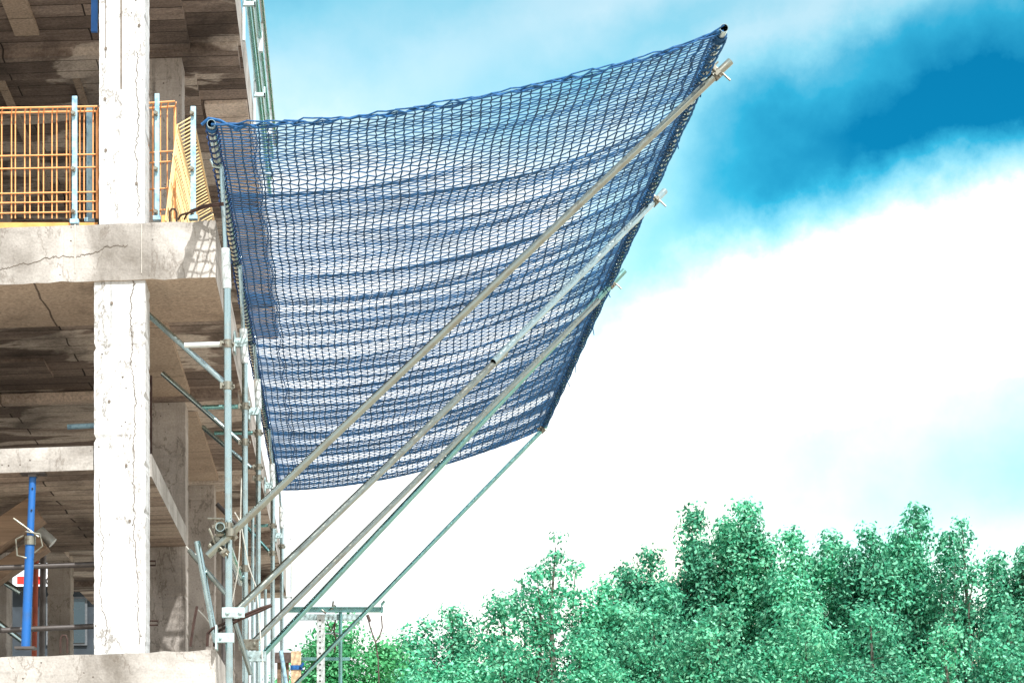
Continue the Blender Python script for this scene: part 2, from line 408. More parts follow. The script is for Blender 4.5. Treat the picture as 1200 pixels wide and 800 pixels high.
wire_panel('wire_barrier', [173, 179, 188, 196, 205], [120, 126, 178, 190, 221, 246], 17.95, M['orange'],
           'narrow orange wire guard panel just right of the front concrete column', .10)
for q, (ya, yb, lab) in enumerate((
        (17.72, 20.3, 'yellow wire side panel at the floor corner, nearest the big net'),
        (20.4, 23.0, 'yellow wire side panel second along the open floor edge, behind the net'),
        (23.1, 25.7, 'yellow wire side panel midway along the floor edge, seen through the net'),
        (25.8, 28.4, 'yellow wire side panel past the middle of the floor edge, behind the scaffold poles'),
        (28.5, 31.1, 'yellow wire side panel beside the far end of the net'),
        (31.2, 34.5, 'yellow wire side panel last but one along the floor edge'),
        (34.6, 38.6, 'yellow wire side panel at the far corner of the floor'))):
    e = empty('wire_barrier', (-1.25, (ya+yb)/2, 6.4), lab, 'barrier', 'wire guard panels on the middle floor')
    xb, xm, xt = -1.36, -1.27, -1.155
    m = MB(); y = ya
    while y <= yb:
        m.poly([(xb, y, 6.45), (xm, y, 7.17), (xt, y, 7.235)], .0068, 5); y += .085
    for (x, z) in ((xt, 7.235), (xm, 7.17), (-1.30, 6.95), (-1.325, 6.75), (-1.345, 6.55), (xb, 6.45)):
        m.tube((x, ya, z), (x, yb, z), .008, 6)
    m.build('wire_mesh', M['yellow'], e)
    m = MB(); m.box(xb-.03, xb-.005, ya, yb, 6.386, 6.49); m.build('toe_board', M['toe'], e)
def post(px, ytop, ybot, Z, r, label, mat='bluepost', notch=True):
    e = empty('guard_post', P(px, ybot, Z), label, 'post', 'pale blue guard posts on the middle floor')
    a, c = P(px, ytop, Z), P(px, ybot, Z)
    m = MB(); m.box(a.x-r, a.x+r, Z-r*.6, Z+r*.6, c.z, a.z); m.build('tube', M[mat], e, bevel=.004)
    if notch:
        for y in (134, 199, 249):
            m = MB(); p = P(px, y, Z); m.tube((p.x-r*.5, Z-.05, p.z), (p.x-r*.5, Z+.02, p.z), .014, 8); m.box(p.x-r*.9, p.x+r*.5, Z-.035, Z-.02, p.z-.02, p.z+.01); m.build('hook', M['coupler'], e)
    m = MB(); m.box(a.x-r*1.6, a.x+r*1.6, Z-.035, Z+.035, c.z-.01, c.z+.02); m.build('foot', M['bluepost'], e)
post(87.5, 113, 261, 17.56, .020, 'pale blue guard post clipped to the wide orange wire panel')
post(105, 124, 259, 17.85, .022, 'mottled blue guard post right beside the front concrete column', notch=False)
post(184, 110, 257, 17.8, .018, 'tall pale blue guard post behind the narrow orange panel')
post(226.5, 125, 256, 17.6, .020, 'pale blue guard post at the floor corner beside the yellow side panel')

# ------------------------------------------------------------------ props, tubes and boards on the left
e = empty('steel_prop', P(32, 760, 17.62), 'bright blue adjustable steel prop holding up the mezzanine slab', 'prop')
pb, pt = P(30, 758, 17.62), P(38.5, 556, 17.62); pm = pb.lerp(pt, .62)
m = MB(); m.tube(pb, pm, .035, 16); m.build('outer_tube', M['blue'], e, smooth=True)
m = MB(); m.tube(pm, pt, .027, 16); m.build('inner_tube', M['blue'], e, smooth=True)
m = MB()
for k in (1,):
    m = MB()
    p = pm.lerp(pt, .45); m.tube(p+Vector((.005, -.034, 0)), p+Vector((.005, -.02, 0)), .007, 8)
m.build('pin_hole', M['black'], e)
m = MB(); p = pm.lerp(pt, .78); m.tube(p+Vector((.005, -.034, 0)), p+Vector((.005, -.02, 0)), .007, 8); m.build('pin_hole', M['black'], e)
m = MB(); m.tube(pm-Vector((0, 0, .035)), pm+Vector((0, 0, .03)), .043, 16); m.poly([pm+Vector((-.03, -.04, .06)), pm+Vector((.08, -.05, .04)), pm+Vector((.1, -.05, -.05)), pm+Vector((.04, -.05, -.1))], .006, 6)
m.poly([pm+Vector((-.04, -.045, .03)), pm+Vector((-.1, -.05, .0)), pm+Vector((-.09, -.05, -.12)), pm+Vector((-.02, -.05, -.14))], .007, 6)
m.tube(pm+Vector((-.12, -.04, .16)), pm+Vector((.07, -.04, .02)), .008, 8)
m.build('collar', M['coupler'], e)
m = MB(); m.box(pt.x-.09, pt.x+.10, pt.y-.07, pt.y+.07, pt.z, pt.z+.018); m.box(pt.x-.03, pt.x+.03, pt.y-.045, pt.y+.045, pt.z-.02, pt.z); m.build('head_plate', M['darkpipe'], e)
m = MB(); m.box(pb.x-.075, pb.x+.075, pb.y-.07, pb.y+.07, pb.z-.015, pb.z+.002); m.build('base_plate', M['darkpipe'], e)

e = empty('steel_prop', P(110.5, 38, 18.1), 'flat blue steel tube hanging beside the top of the front column', 'tube')
m = MB(); a, c = P(111.5, -175, 18.1), P(110.5, 38, 18.1); m.obox((a+c)/2, (1, 0, 0), (0, 1, 0), a-c, .024, .02, (a-c).length/2); m.build('tube', M['blue'], e, bevel=.004)
m = MB(); a, c = P(114.5, -175, 18.15), P(114.5, 25, 18.15); m.tube(a, c, .012, 8); m.build('rusty_rod', M['rust'], e)

def tube_thing(name, p0, p1, r, mat, label, cat='tube', group=None, hollow=True):
    m = MB()
    (m.pipe if hollow else m.tube)(p0, p1, r)
    o = m.build(name, M[mat], smooth=True)
    return tag(o, label, cat, group)
tube_thing('guard_rail', P(-60, 667, 17.45+.6), P(118, 660.5, 18.05), .021, 'darkpipe', 'upper dark steel rail across the lowest open bay behind the blue prop', 'rail', 'dark rails across the lowest bay')
tube_thing('guard_rail', P(-60, 741, 18.05), P(118, 733, 18.05), .021, 'darkpipe', 'lower dark steel rail across the lowest open bay near the slab', 'rail', 'dark rails across the lowest bay')
tube_thing('scaffold_brace', P(-40, 652, 19.2), P(24, 694, 19.2), .024, 'galv', 'grey tube slanting down behind the upper dark rail at the left edge', 'tube')
tube_thing('scaffold_brace', P(-30, 708, 19.2), P(28, 752, 19.2), .024, 'galv', 'grey tube slanting down behind the lower dark rail at the left edge', 'tube')
tube_thing('red_post', P(43, 630, 19.4), P(40, 770, 19.4), .022, 'redsteel', 'thin red oxide steel post just right of the blue prop', 'post')
tube_thing('dark_post', P(51, 625, 19.8), P(49, 770, 19.8), .026, 'darkpipe', 'thin black post between the red post and a grey column', 'post')
def plank(name, p0, p1, w, t, mat, label, cat='board'):
    m = MB(); p0 = Vector(p0); p1 = Vector(p1); d = (p1-p0).normalized(); s = d.cross(Vector((0, 1, 0))).normalized()
    m.obox((p0+p1)/2, d, (0, 1, 0), s, (p1-p0).length/2, t/2, w/2)
    return tag(m.build(name, M[mat], bevel=.004), label, cat, 'timber boards leaning under the mezzanine')
plank('timber_board', P(-60, 668, 18.7), P(44, 598, 18.7), .20, .30, 'wood', 'upper rough timber board leaning up to the blue prop under the mezzanine')
plank('timber_board', P(-60, 712, 18.9), P(52, 636, 18.9), .13, .25, 'wood', 'lower rough timber board leaning behind the blue prop')
tag(MB().__class__() and (lambda m: (m.tube(P(42, 618, 19), P(62, 636, 19), .045, 14), m.build('grey_roll', M['galvw'], smooth=True))[1])(MB()), 'short pale tube lying at the top of the leaning boards', 'tube')

# banner and dark house far behind the open bay
e = empty('banner', (-8.0, 46, 0), 'red and white hanging banner seen behind the blue prop', 'banner')
m = MB(); a, c = P(20, 684, 41), P(60, 675, 41)
m.box(a.x, P(48, 0, 41).x, 41, 41.03, a.z, c.z); m.build('red_field', M['red'], e)
m = MB(); m.box(P(48, 0, 41).x, P(62, 0, 41).x, 41, 41.03, a.z, P(0, 673, 41).z); m.build('white_field', M['white'], e)
cu = bpy.data.curves.new('letters', 'FONT'); cu.body = 'TO'; cu.size = .19; cu.extrude = .004; cu.align_x = 'CENTER'
t = bpy.data.objects.new('tmp', cu); COL.objects.link(t)
bpy.context.view_layer.update()
me = bpy.data.meshes.new_from_object(t.evaluated_get(bpy.context.evaluated_depsgraph_get())); bpy.data.objects.remove(t)
o = bpy.data.objects.new('lettering', me); COL.objects.link(o); me.materials.append(M['black'])
o.parent = e; tx = P(54.5, 684.5, 40.985); o.matrix_parent_inverse = Matrix.Translation(-Vector(e.location)); o.location = tx; o.rotation_euler = (R(90), 0, 0)
m = MB()
for px in (12, 61): q = P(px, 680, 41.1); m.tube((q.x, 41.1, 0), (q.x, 41.1, q.z+.3), .04, 8)
m.build('pole', M['darkpipe'], e)

e = empty('dark_house', (-12, 66, 0), 'dark grey house with blank windows behind the open ground floor', 'house')
m = MB(); m.box(-20, -6.2, 64, 76, 0, 9.1); m.build('wall', M['facade'], e)
m = MB(); m.add([(-20.4, 63.6, 9.1), (-5.8, 63.6, 9.1), (-5.8, 76.4, 9.1), (-20.4, 76.4, 9.1), (-20, 70, 9.7), (-6.2, 70, 9.7)], [(0, 1, 5, 4), (2, 3, 4, 5), (1, 2, 5), (3, 0, 4), (0, 3, 2, 1)]); m.build('roof', M['darkpipe'], e)
for z in (1.0, 3.6, 6.0, 7.6):
    for k in range(6):
        x = -18.6+k*2.1
        f = MB(); f.box(x-.06, x+1.06, 63.93, 63.99, z-.06, z+1.26); fo = f.build('window', M['facade2'], e)
        f = MB(); f.box(x, x+1.0, 63.9, 63.925, z, z+1.2); f.build('pane', M['glass'], fo)

tube_thing('level_tube', P(79, 500, 19.4), P(118, 498, 19.4), .022, 'bluepost', 'pale bluish tube end lying above the mezzanine slab left of the front column', 'tube')
# ------------------------------------------------------------------ scaffold along the side: poles
def coupler(m, c, d1, d2, r=.027):
    """swivel coupler: two collars at right angles with bolts and nuts"""
    c = Vector(c); d1 = Vector(d1).normalized(); d2 = Vector(d2).normalized(); n = d1.cross(d2)
    n = n.normalized() if n.length > .05 else Vector((0, -1, 0))
    m.tube(c-d1*.03, c+d1*.03, r+.010, 14)
    m.tube(c+n*.058-d2*.028, c+n*.058+d2*.028, r+.008, 14)
    s = d1.cross(n)
    m.obox(c+s*.042, d1, s, n, .022, .016, .012)
    m.tube(c+s*.036+n*.0-n*.04, c+s*.036+n*.05, .007, 6)
    m.tube(c-s*.044-n*.035, c-s*.044+n*.045, .007, 6)
    m.tube(c-s*.044+n*.03, c-s*.044+n*.045, .014, 6)
    m.tube(c+n*.06+d1*.036, c+n*.06+d1*.075, .007, 6)
XP = -.87
poles = [(17.5, -.885, -.852, 6.16, 'first scaffold pole from the front, thickest, rising past the slab corner'),
         (20.4, -.877, -.870, 6.22, 'second scaffold pole from the front beside the slab edge'),
         (23.5, -.873, -.885, 6.42, 'third scaffold pole from the front beside the slab edge'),
         (28.1, -.870, -.890, 6.36, 'fourth scaffold pole, standing below the far net corner'),
         (32.4, -.880, -.890, 6.5, 'farthest scaffold pole, half hidden behind the others')]
cpy = [(403, 452, 617, 718), (476, 518, 666), (507, 547, 560), (616, 648), (640,)]
for k, (Z, xt, xb_, zt, lab) in enumerate(poles):
    e = empty('scaffold_pole', (xb_, Z, 0), lab, 'scaffold pole', 'scaffold poles along the slab edges')
    m = MB(); m.pipe((xb_, Z, 0), (xt, Z, zt), .0275 if k == 0 else .0255); m.build('tube', M['galv'], e, smooth=True)
    m = MB(); m.pipe((xt, Z, zt-.28), (xt-.012, Z, zt+.02), .035); m.build('sleeve', M['galvw'], e, smooth=True)
    m = MB(); m.tube((xt-.012, Z, zt-.02), (xt-.04, Z, 6.80), .017, 10); m.poly([(xt-.04, Z, 6.78), (xt-.10, Z, 6.79), (xt-.12, Z, 6.84), (xt-.08, Z, 6.88), (xt-.03, Z, 6.86)], .010, 8)
    m.build('top_spigot', M['galv'], e)
    for y in cpy[k]:
        p = P(269, y, Z); x = xb_+(xt-xb_)*p.z/zt
        m = MB(); coupler(m, (x, Z, p.z), (0, 0, 1), (1, .15, 0)); m.build('coupler', M['coupler'], e)
    # anchor clamps to the slabs
    for z in (3.0, 6.12) if k else (3.28,):
        m = MB(); m.box(-.985, xb_+.02, Z-.035, Z+.035, z-.035, z+.035); m.box(-.968, -.955, Z-.09, Z+.09, z-.09, z+.09); m.tube((-.93, Z-.05, z), (-.93, Z+.05, z), .01, 6)
        m.build('anchor_bracket', M['plate'], e)
    m = MB(); m.box(xb_-.07, xb_+.07, Z-.07, Z+.07, 0, .008); m.build('base_plate', M['plate'], e)
# fork plates on the poles (own things: brackets bolted on)
def fork(px0, px1, py, Z, lab, mat='plate', h=.075):
    a, c = P(px0, py, Z), P(px1, py, Z)
    m = MB()
    for q in (-.045, .045):
        m.box(a.x, c.x, Z+q-.004, Z+q+.004, a.z-h/2, a.z+h/2)
    m.box(a.x-.01, a.x, Z-.049, Z+.049, a.z-h/2, a.z+h/2)
    for fx in (.2, .8):
        x = a.x+(c.x-a.x)*fx; m.tube((x, Z-.065, a.z), (x, Z+.065, a.z), .011, 8); m.tube((x, Z-.06, a.z), (x, Z-.049, a.z), .018, 6)
    return tag(m.build('fork_bracket', M[mat], bevel=.002), lab, 'bracket', 'fork brackets bolted to the scaffold poles')
fork(262, 287, 718, 17.5, 'pale fork bracket on the front pole at the foot of the second strut')
fork(281, 303, 755, 20.4, 'grey rusty fork bracket on the second pole, left of the teal one', 'coupler', .09)
fork(289, 312, 769, 23.5, 'teal fork bracket on the third pole at the foot of the fourth strut', 'plate', .1)

# raking struts that hold the net out
def strut(p0, p1, r, mat, lab, clamp_at, ext=0, lower_clamp=None, label_part=None):
    p0, p1 = Vector(p0), Vector(p1); d = (p1-p0).normalized()
    e = empty('net_strut', p0, lab, 'strut', 'raking tubes holding the net out')
    m = MB(); m.pipe(p0, p1, r, 18); m.build('tube', M[mat], e, smooth=True)
    if clamp_at is not None:
        c = p0.lerp(p1, clamp_at); m = MB(); coupler(m, c, d, (-.06, 1, 0), r); 
        m.tube(c+Vector((-.01, 0, .06)), c+Vector((.10, -.02, -.05)), .008, 6)
        m.build('coupler', M['coupler'], e)
    if lower_clamp is not None:
        c = p0.lerp(p1, lower_clamp); m = MB(); coupler(m, c, d, (0, 0, 1), r); m.build('coupler', M['coupler'], e)
    return e
strut(P(243, 651, 17.40), P(856, 72, 17.45), .0285, 'oldpipe', 'longest worn strut, nearest the viewer, crossing the whole net', .973, 0, .045)
strut(P(276, 716, 17.55), P(592, 413, 19.55), .0285, 'oldpipe', 'lower length of the second strut, rising from the front pole', None)
strut(P(578, 424, 19.43), P(779, 224, 21.0), .0285, 'galv', 'pale upper length of the second strut ending above the net edge', .935)
strut(P(296, 753, 20.4), P(701, 352, 23.8), .0275, 'oldpipe', 'third strut, close above and left of a parallel teal tube', None)
strut(P(308, 767, 23.5), P(732, 317, 23.9), .0300, 'tealpipe', 'fourth strut, teal, its end sticking out past the net edge', .963)
strut(P(329, 819, 31.0), P(640, 499, 31.55), .0290, 'tealpipe', 'farthest thin teal strut reaching the lowest net corner', .985)

# short braces tying poles to building
GB = 'braces between the poles and the frame'
tube_thing('scaffold_brace', P(171, 366, 17.95), P(267, 452, 17.56), .022, 'galv', 'uppermost slanting brace from the front column to the first pole', 'brace', GB)
tube_thing('scaffold_brace', P(190, 437, 20.5), P(283, 519, 20.46), .022, 'galv', 'slanting brace reaching the second pole, middle of the three slanting ones', 'brace', GB)
tube_thing('scaffold_brace', P(203, 471, 23.5), P(294, 548, 23.56), .022, 'galv', 'slanting brace reaching the third pole, lowest of the three slanting ones', 'brace', GB)
tube_thing('scaffold_brace', P(216, 404.5, 17.57), P(268, 403, 17.57), .020, 'galvw', 'level brace at the front pole under the slab corner', 'brace', GB)
tube_thing('scaffold_brace', P(237, 477, 20.47), P(285, 476, 20.47), .020, 'tealpipe', 'level brace at the second pole', 'brace', GB)
tube_thing('scaffold_brace', P(251, 507, 23.57), P(300, 507, 23.57), .020, 'tealpipe', 'level brace at the third pole', 'brace', GB)
tube_thing('scaffold_brace', P(298, 616, 28.17), P(319, 615, 28.17), .020, 'tealpipe', 'short level brace at the fourth pole', 'brace', GB)
tube_thing('scaffold_brace', P(290, 618, 28.17), P(319, 650, 28.17), .020, 'tealpipe', 'short slanting brace at the fourth pole', 'brace', GB)
tube_thing('scaffold_brace', P(254, 590, 24.4), P(287, 625, 24.4), .022, 'darkpipe', 'dark slanting brace in shade behind the strut foot', 'brace', GB)
tube_thing('scaffold_brace', P(222, 645, 17.9), P(266, 697, 17.62), .019, 'oldpipe', 'brownish brace slanting down to the front pole above the bent rebar', 'brace', GB)
tube_thing('scaffold_brace', P(275, 728, 18.2), P(294, 790, 18.2), .020, 'oldpipe', 'brownish brace slanting down below the fork brackets', 'brace', GB)
tube_thing('loose_tube', P(231, 634, 17.75), P(253, 752, 17.75), .024, 'galv', 'loose grey tube standing and leaning at the lower slab corner', 'tube')
tube_thing('side_tube', P(258, 617, 17.30), P(258, 617, 17.3)+Vector((0, 3.4, 0)), .034, 'galv', 'thick tube seen end on beside the front pole, clamped above the rebar', 'tube')
m = MB()
q = P(258, 617, 17.45); coupler(m, q, (0, 1, 0), (1, 0, 0), .030); coupler(m, q+Vector((-.02, 0, -.11)), (0, 1, 0), (1, 0, -1), .022); coupler(m, q+Vector((.03, -.03, -.19)), (.7, 0, .7), (0, 1, 0), .022)
m.tube(q+Vector((-.09, 0, .06)), q+Vector((.03, -.06, .05)), .01, 8); m.tube(q+Vector((-.08, -.05, -.02)), q+Vector((-.02, -.05, -.16)), .01, 8)
tag(m.build('coupler', M['coupler']), 'cluster of dirty couplers under the tube seen end on', 'coupler')
# thin pale wires dangling along the poles
for q, (pts, lab) in enumerate((
        ([(275, 600), (282, 612), (287, 640), (292, 665), (301, 690), (304, 730), (309, 790)], 'pale tie wire hanging between the second and third pole'),
        ([(283, 560), (281, 640), (279, 668), (273, 700), (270, 715)], 'pale tie wire curling down to the front fork bracket'),
        ([(218, 640), (226, 648), (232, 650)], 'short pale tie wire at the top of the loose tube'),
        ([(232, 714), (240, 722), (249, 734)], 'pale wire looped by the single upright rebar'))):
    m = MB(); m.poly([P(a, b_, 17.9 if q > 1 else 19.0) for a, b_ in pts], .005, 5); tag(m.build('tie_wire', M['wire']), lab, 'wire', 'pale tie wires among the scaffold')
# vertical back poles deeper in (countable slim tubes)
for px, yt, Z, lab in ((296, 600, 24.9, 'slim tube standing behind the third pole'), (311, 690, 29.6, 'slim tube low between the third and fourth poles'), (262, 640, 20.0, 'slim dark tube just left of the front pole')):
    a = P(px, yt, Z); tube_thing('slim_tube', (a.x, Z, 0), a, .018, 'galv' if px != 262 else 'darkpipe', lab, 'tube', 'slim tubes among the scaffold poles')

# tubes running beside the top slab
for x, z, mat, lab in ((-.93, 9.80, 'tealpipe', 'lowest teal tube running along the top slab edge'), (-.925, 10.0, 'oldpipe', 'middle brown tube running along the top slab edge'), (-.90, 10.25, 'tealpipe', 'upper teal tube running along the top slab edge'), (-.86, 10.42, 'oldpipe', 'highest brown tube along the top slab edge, against the sky')):
    tube_thing('edge_tube', (x, 17.0, z), (x, 28.8, z), .026, mat, lab, 'tube', 'tubes along the top slab edge')
for q, (yy, lab) in enumerate(((22.0, 'nearest'), (24.6, 'middle'), (27.4, 'farthest'))):
    e = empty('edge_bracket', (-.95, yy, 9.4), lab+' pale bracket clamped on the tubes along the top slab edge', 'bracket', 'brackets on the top slab edge')
    m = MB(); m.box(-.966, -.94, yy-.03, yy+.03, 9.3, 10.0); m.build('stem', M['galvw'], e, bevel=.004)
    m = MB(); m.box(-.965, -.84, yy-.045, yy-.005, 9.62, 9.66); m.box(-.86, -.84, yy-.045, yy+.04, 9.62, 9.72); m.build('arm', M['plate'], e, bevel=.004)
    m = MB(); m.tube((-.90, yy, 10.1), (-.90, yy, 10.4), .036, 12); m.build('collar', M['galvw'], e)

# ------------------------------------------------------------------ the safety net
IN0, IN1 = Vector((-.95, 16.62, 6.825)), Vector((-.95, 32.8, 6.825))
OU0, OU1 = Vector((2.672, 16.60, 7.49)), Vector((2.672, 31.75, 7.49))
net = empty('safety_net', (.8, 24, 6.9), 'large blue cord safety net stretched out from the building, sagging and rippled', 'net')
nu, nv = 54, 262
u = np.linspace(0, 1, nu)[:, None]; v = np.linspace(0, 1, nv)[None, :]
jj = np.arange(nv)[None, :]; ii = np.arange(nu)[:, None]
stag = ((ii+jj) % 2)*2-1.0
env = np.clip(np.minimum(u, 1-u)*14, 0, 1)
uu = u**(1.0) + 0*v; uu = uu - .016*np.sin(np.pi*uu)**1 + .0012*((jj % 2)*2-1)*env*1.3
vv = v + 0*u + stag*(.00085)*env
def A(p): return np.array(p)[None, None, :]
inn = A(IN0)+(A(IN1)-A(IN0))*vv[..., None]; out = A(OU0)+(A(OU1)-A(OU0))*vv[..., None]
pts = inn+(out-inn)*uu[..., None]
d = vv*16.0
sagc = .17+.10*np.sin(np.pi*np.clip(vv, 0, 1))+.04*vv
z = -sagc*(4*uu*(1-uu))**.9
w = np.sin(np.pi*np.clip(uu, 0, 1))**.35
amp = .12+1.0*np.clip((d-.9)/3.2, 0, 1)
skew = uu*.35*np.sin(d*.4+1)
# irregular saw-tooth ripples: a steep open step, a tight crease, then a long flat rise
dd_ = np.linspace(-1, 18, 3800); step = dd_[1]-dd_[0]
def profile(falls, seed):
    rs = np.random.RandomState(seed); sl = np.zeros_like(dd_)
    comp = 5.3/(16.6+np.clip(dd_, 0, 16))               # slope at which rows close up when seen from below
    sl += comp*np.interp(dd_, [0, 1.4, 1.7, 3, 16], [.0, .15, .60, .45, .15])*(1+.35*np.sin(dd_*2.3+seed)*np.sin(dd_*.9))
    for f in falls:
        wf = rs.uniform(.10, .22); hf = rs.uniform(.12, .40)
        sl -= hf*np.exp(-((dd_-f)/wf)**2)
        sl += rs.uniform(.35, 1.25)*comp*np.exp(-((dd_-f-wf*1.5)/(.045+.03*rs.rand()))**2)
        if rs.rand() < .3: sl += rs.uniform(.5, .9)*comp*np.exp(-((dd_-f-wf*1.5-.33)/.05)**2)
    zz = np.cumsum(sl)*step
    k = np.exp(-np.linspace(-3, 3, 700)**2); k /= k.sum()
    lo = np.convolve(np.pad(zz, 350, mode='edge'), k, 'same')[350:-350]
    return (zz-lo)
PA = profile([1.42, 2.95, 3.55, 4.25, 5.5, 6.15, 7.5, 8.2, 9.6, 11.2, 12.1, 13.6, 14.9, 15.5], 3)
PB = profile([1.50, 2.5, 3.75, 4.6, 5.2, 6.6, 7.2, 8.7, 10.2, 10.9, 12.6, 13.2, 14.4, 15.3], 8)
sh = .22*uu*np.sin(d*.55+.6)+.10*np.sin(2.6*uu+d*.3)
wA = np.clip(.5+.62*np.sin(3.4*uu+d*.55+.4), 0, 1)
rip = np.interp(d+sh, dd_, PA)*wA+np.interp(d-.7*sh, dd_, PB)*(1-wA)
rip += .006*np.sin(2*np.pi*2.3*d+5*uu+1.5*np.sin(7*uu))
amp = 1.0+0*d
pts[..., 2] += z + w*rip*amp
pts[..., 0] += .010*np.sin(d*5+uu*9)*w
# gathered end rows
def strands(mb_v, mb_f, a, c, r, n=4):
    dd = c-a; ln = np.linalg.norm(dd, axis=1, keepdims=True)+1e-9; dd = dd/ln
    ref = np.tile(np.array([0, 0, 1.0]), (len(a), 1)); par = np.abs(dd[:, 2]) > .9; ref[par] = (1, 0, 0)
    s = np.cross(dd, ref); s /= np.linalg.norm(s, axis=1, keepdims=True); t = np.cross(dd, s)
    ring = []
    for q in (a-dd*r*.6, c+dd*r*.6):
        for k in range(n):
            an = 2*np.pi*k/n+.4; ring.append(q+(s*math.cos(an)+t*math.sin(an))*r)
    V = np.stack(ring, 1).reshape(-1, 3); base = (np.arange(len(a))*2*n)[:, None]
    fs = [np.array([k, (k+1) % n, n+(k+1) % n, n+k])[None]+base for k in range(n)]
    Fq = np.concatenate(fs, 0); mb_f.append(Fq+sum(len(x) for x in mb_v)); mb_v.append(V)
def npmesh(name, V, Fq, mat, parent):
    me = bpy.data.meshes.new(name); me.vertices.add(len(V)); me.vertices.foreach_set('co', V.astype(np.float32).ravel())
    me.loops.add(Fq.size); me.loops.foreach_set('vertex_index', Fq.astype(np.int32).ravel())
    me.polygons.add(len(Fq)); me.polygons.foreach_set('loop_start', np.arange(0, Fq.size, Fq.shape[1], dtype=np.int32))
    me.update(calc_edges=True); me.validate(); me.materials.append(mat)
    o = bpy.data.objects.new(name, me); COL.objects.link(o)
    if parent is not None: o.parent = parent; o.matrix_parent_inverse = Matrix.Translation(-Vector(parent.location))
    return o
Vs, Fs = [], []
h = pts[:-1], pts[1:]
strands(Vs, Fs, pts[:-1].reshape(-1, 3), pts[1:].reshape(-1, 3), .0050)
strands(Vs, Fs, pts[:, :-1].reshape(-1, 3), pts[:, 1:].reshape(-1, 3), .0057)
npmesh('netting', np.concatenate(Vs), np.concatenate(Fs), M['rope'], net)
# border ropes
m = MB()
for off in (0, 1, 2):
    f1 = [Vector(pts[i, 0])+Vector((0, -.02*off+.02*math.sin(i*1.3+off*2), .016*math.sin(i*.9+off*2.1))) for i in range(nu)]
    m.poly(f1, .0085 if off == 0 else .006, 6)
f2 = [Vector(pts[i, -1]) for i in range(nu)]; m.poly(f2, .011, 6)
m.poly([Vector(pts[2, j]) for j in range(nv)], .006, 5); m.poly([Vector(pts[1, j])+Vector((0, 0, -.01)) for j in range(nv)], .006, 5)
m.poly([Vector(pts[-2, j]) for j in range(nv)], .010, 6); m.poly([Vector(pts[-3, j])+Vector((.02*math.sin(j*.7), 0, .01*math.sin(j))) for j in range(nv)], .007, 6)
# gathered doubled border strip near both tubes
m.poly([Vector(pts[4, j])*.5+Vector(pts[5, j])*.5+Vector((.012*math.sin(j*.31), 0, -.01)) for j in range(nv)], .005, 5)
m.build('border_rope', M['rope2'], net)
def helix(p0, p1, r, pitch, rr, ph=0):
    L_ = (p1-p0).length; n = int(L_/pitch*8); pp = []
    dv = (p1-p0).normalized(); uu_, ww_ = MB().frame(dv)
    for k in range(n+1):
        a = 2*math.pi*k/8+ph; jit = 1+.12*math.sin(k*1.7)
        pp.append(p0+dv*(L_*k/n)+(uu_*math.cos(a)+ww_*math.sin(a))*r*jit)
    m = MB(); m.poly(pp, rr, 5); return m
helix(IN0+Vector((0, .05, -.01)), IN1, .043, .135, .0065).build('lashing', M['lash'], net)
helix(OU0+Vector((0, .12, -.008)), OU1, .042, .135, .0085).build('lashing', M['rope'], net)
helix(OU0+Vector((-.03, .12, -.02)), OU1+Vector((-.03, 0, -.02)), .032, .19, .007, 2).build('lashing', M['rope'], net)
for q in range(9):
    jx = int(18+q*27+random.uniform(-8, 8)); p = Vector(pts[-2, jx]); m = MB()
    m.poly([p, p+Vector((.05, 0, -.05)), p+Vector((.06+random.uniform(-.03, .04), .02, -.11-random.uniform(0, .07)))], .005, 5); m.build('cord_tail', M['rope2'], net)
# wrapped knots at corners
m = MB()
for k in range(5): c = OU0+Vector((0, .10+.022*k, 0)); m.poly([c+Vector((math.cos(t_)*.036, 0, math.sin(t_)*.036)) for t_ in np.linspace(0, 6.3, 12)], .010, 6)
m.build('corner_knot', M['rope'], net); m = MB()
for k in range(3): c = IN0+Vector((0, .03+.02*k, 0)); m.poly([c+Vector((math.cos(t_)*.036, 0, math.sin(t_)*.036)) for t_ in np.linspace(0, 6.3, 12)], .007, 6)
m.poly([IN0+Vector((-.07, 0, .0)), IN0+Vector((-.02, 0, .045)), IN0+Vector((.06, 0, .03)), IN0+Vector((.18, 0, -.035)), Vector(pts[4, 0])], .012, 6)
m.build('corner_knot', M['rope2'], net)
for (a, c, lab) in ((IN0-Vector((0, .03, 0)), IN1+Vector((0, .15, 0)), 'inner steel tube carrying the net along the building side'), (OU0-Vector((0, .04, 0)), OU1+Vector((0, .1, 0)), 'outer steel tube carrying the free edge of the net')):
    o = tube_thing('net_tube', a, c, .031, 'galv', lab, 'tube', 'tubes carrying the net'); 

# ------------------------------------------------------------------ steel frame near the trees
Zg = 32.0
e = empty('steel_gantry', P(390, 800, Zg), 'pale steel gantry with a perforated post and long top beam before the trees', 'frame')
def vtube(px, y0, mat, r, nm):
    a = P(px, y0, Zg); m = MB(); m.tube((a.x, Zg, 0), a, r, 10); return m.build(nm, M[mat], e, smooth=True)
a = P(376, 720, Zg); m = MB()
m.box(a.x-.055, a.x-.047, Zg-.05, Zg+.05, 0, a.z); m.box(a.x-.047, a.x+.047, Zg-.05, Zg-.042, 0, a.z); m.box(a.x+.047, a.x+.055, Zg-.05, Zg+.05, 0, a.z)
m.build('perforated_post', M['galvw'], e)
m = MB(); z_ = a.z-.08
while z_ > .3: m.tube((a.x-.01, Zg-.054, z_), (a.x-.01, Zg-.041, z_), .012, 8); z_ -= .075
m.build('holes', M['black'], e)
m = MB(); p0, p1 = P(335, 716, Zg-.1), P(449, 714, Zg-.1)
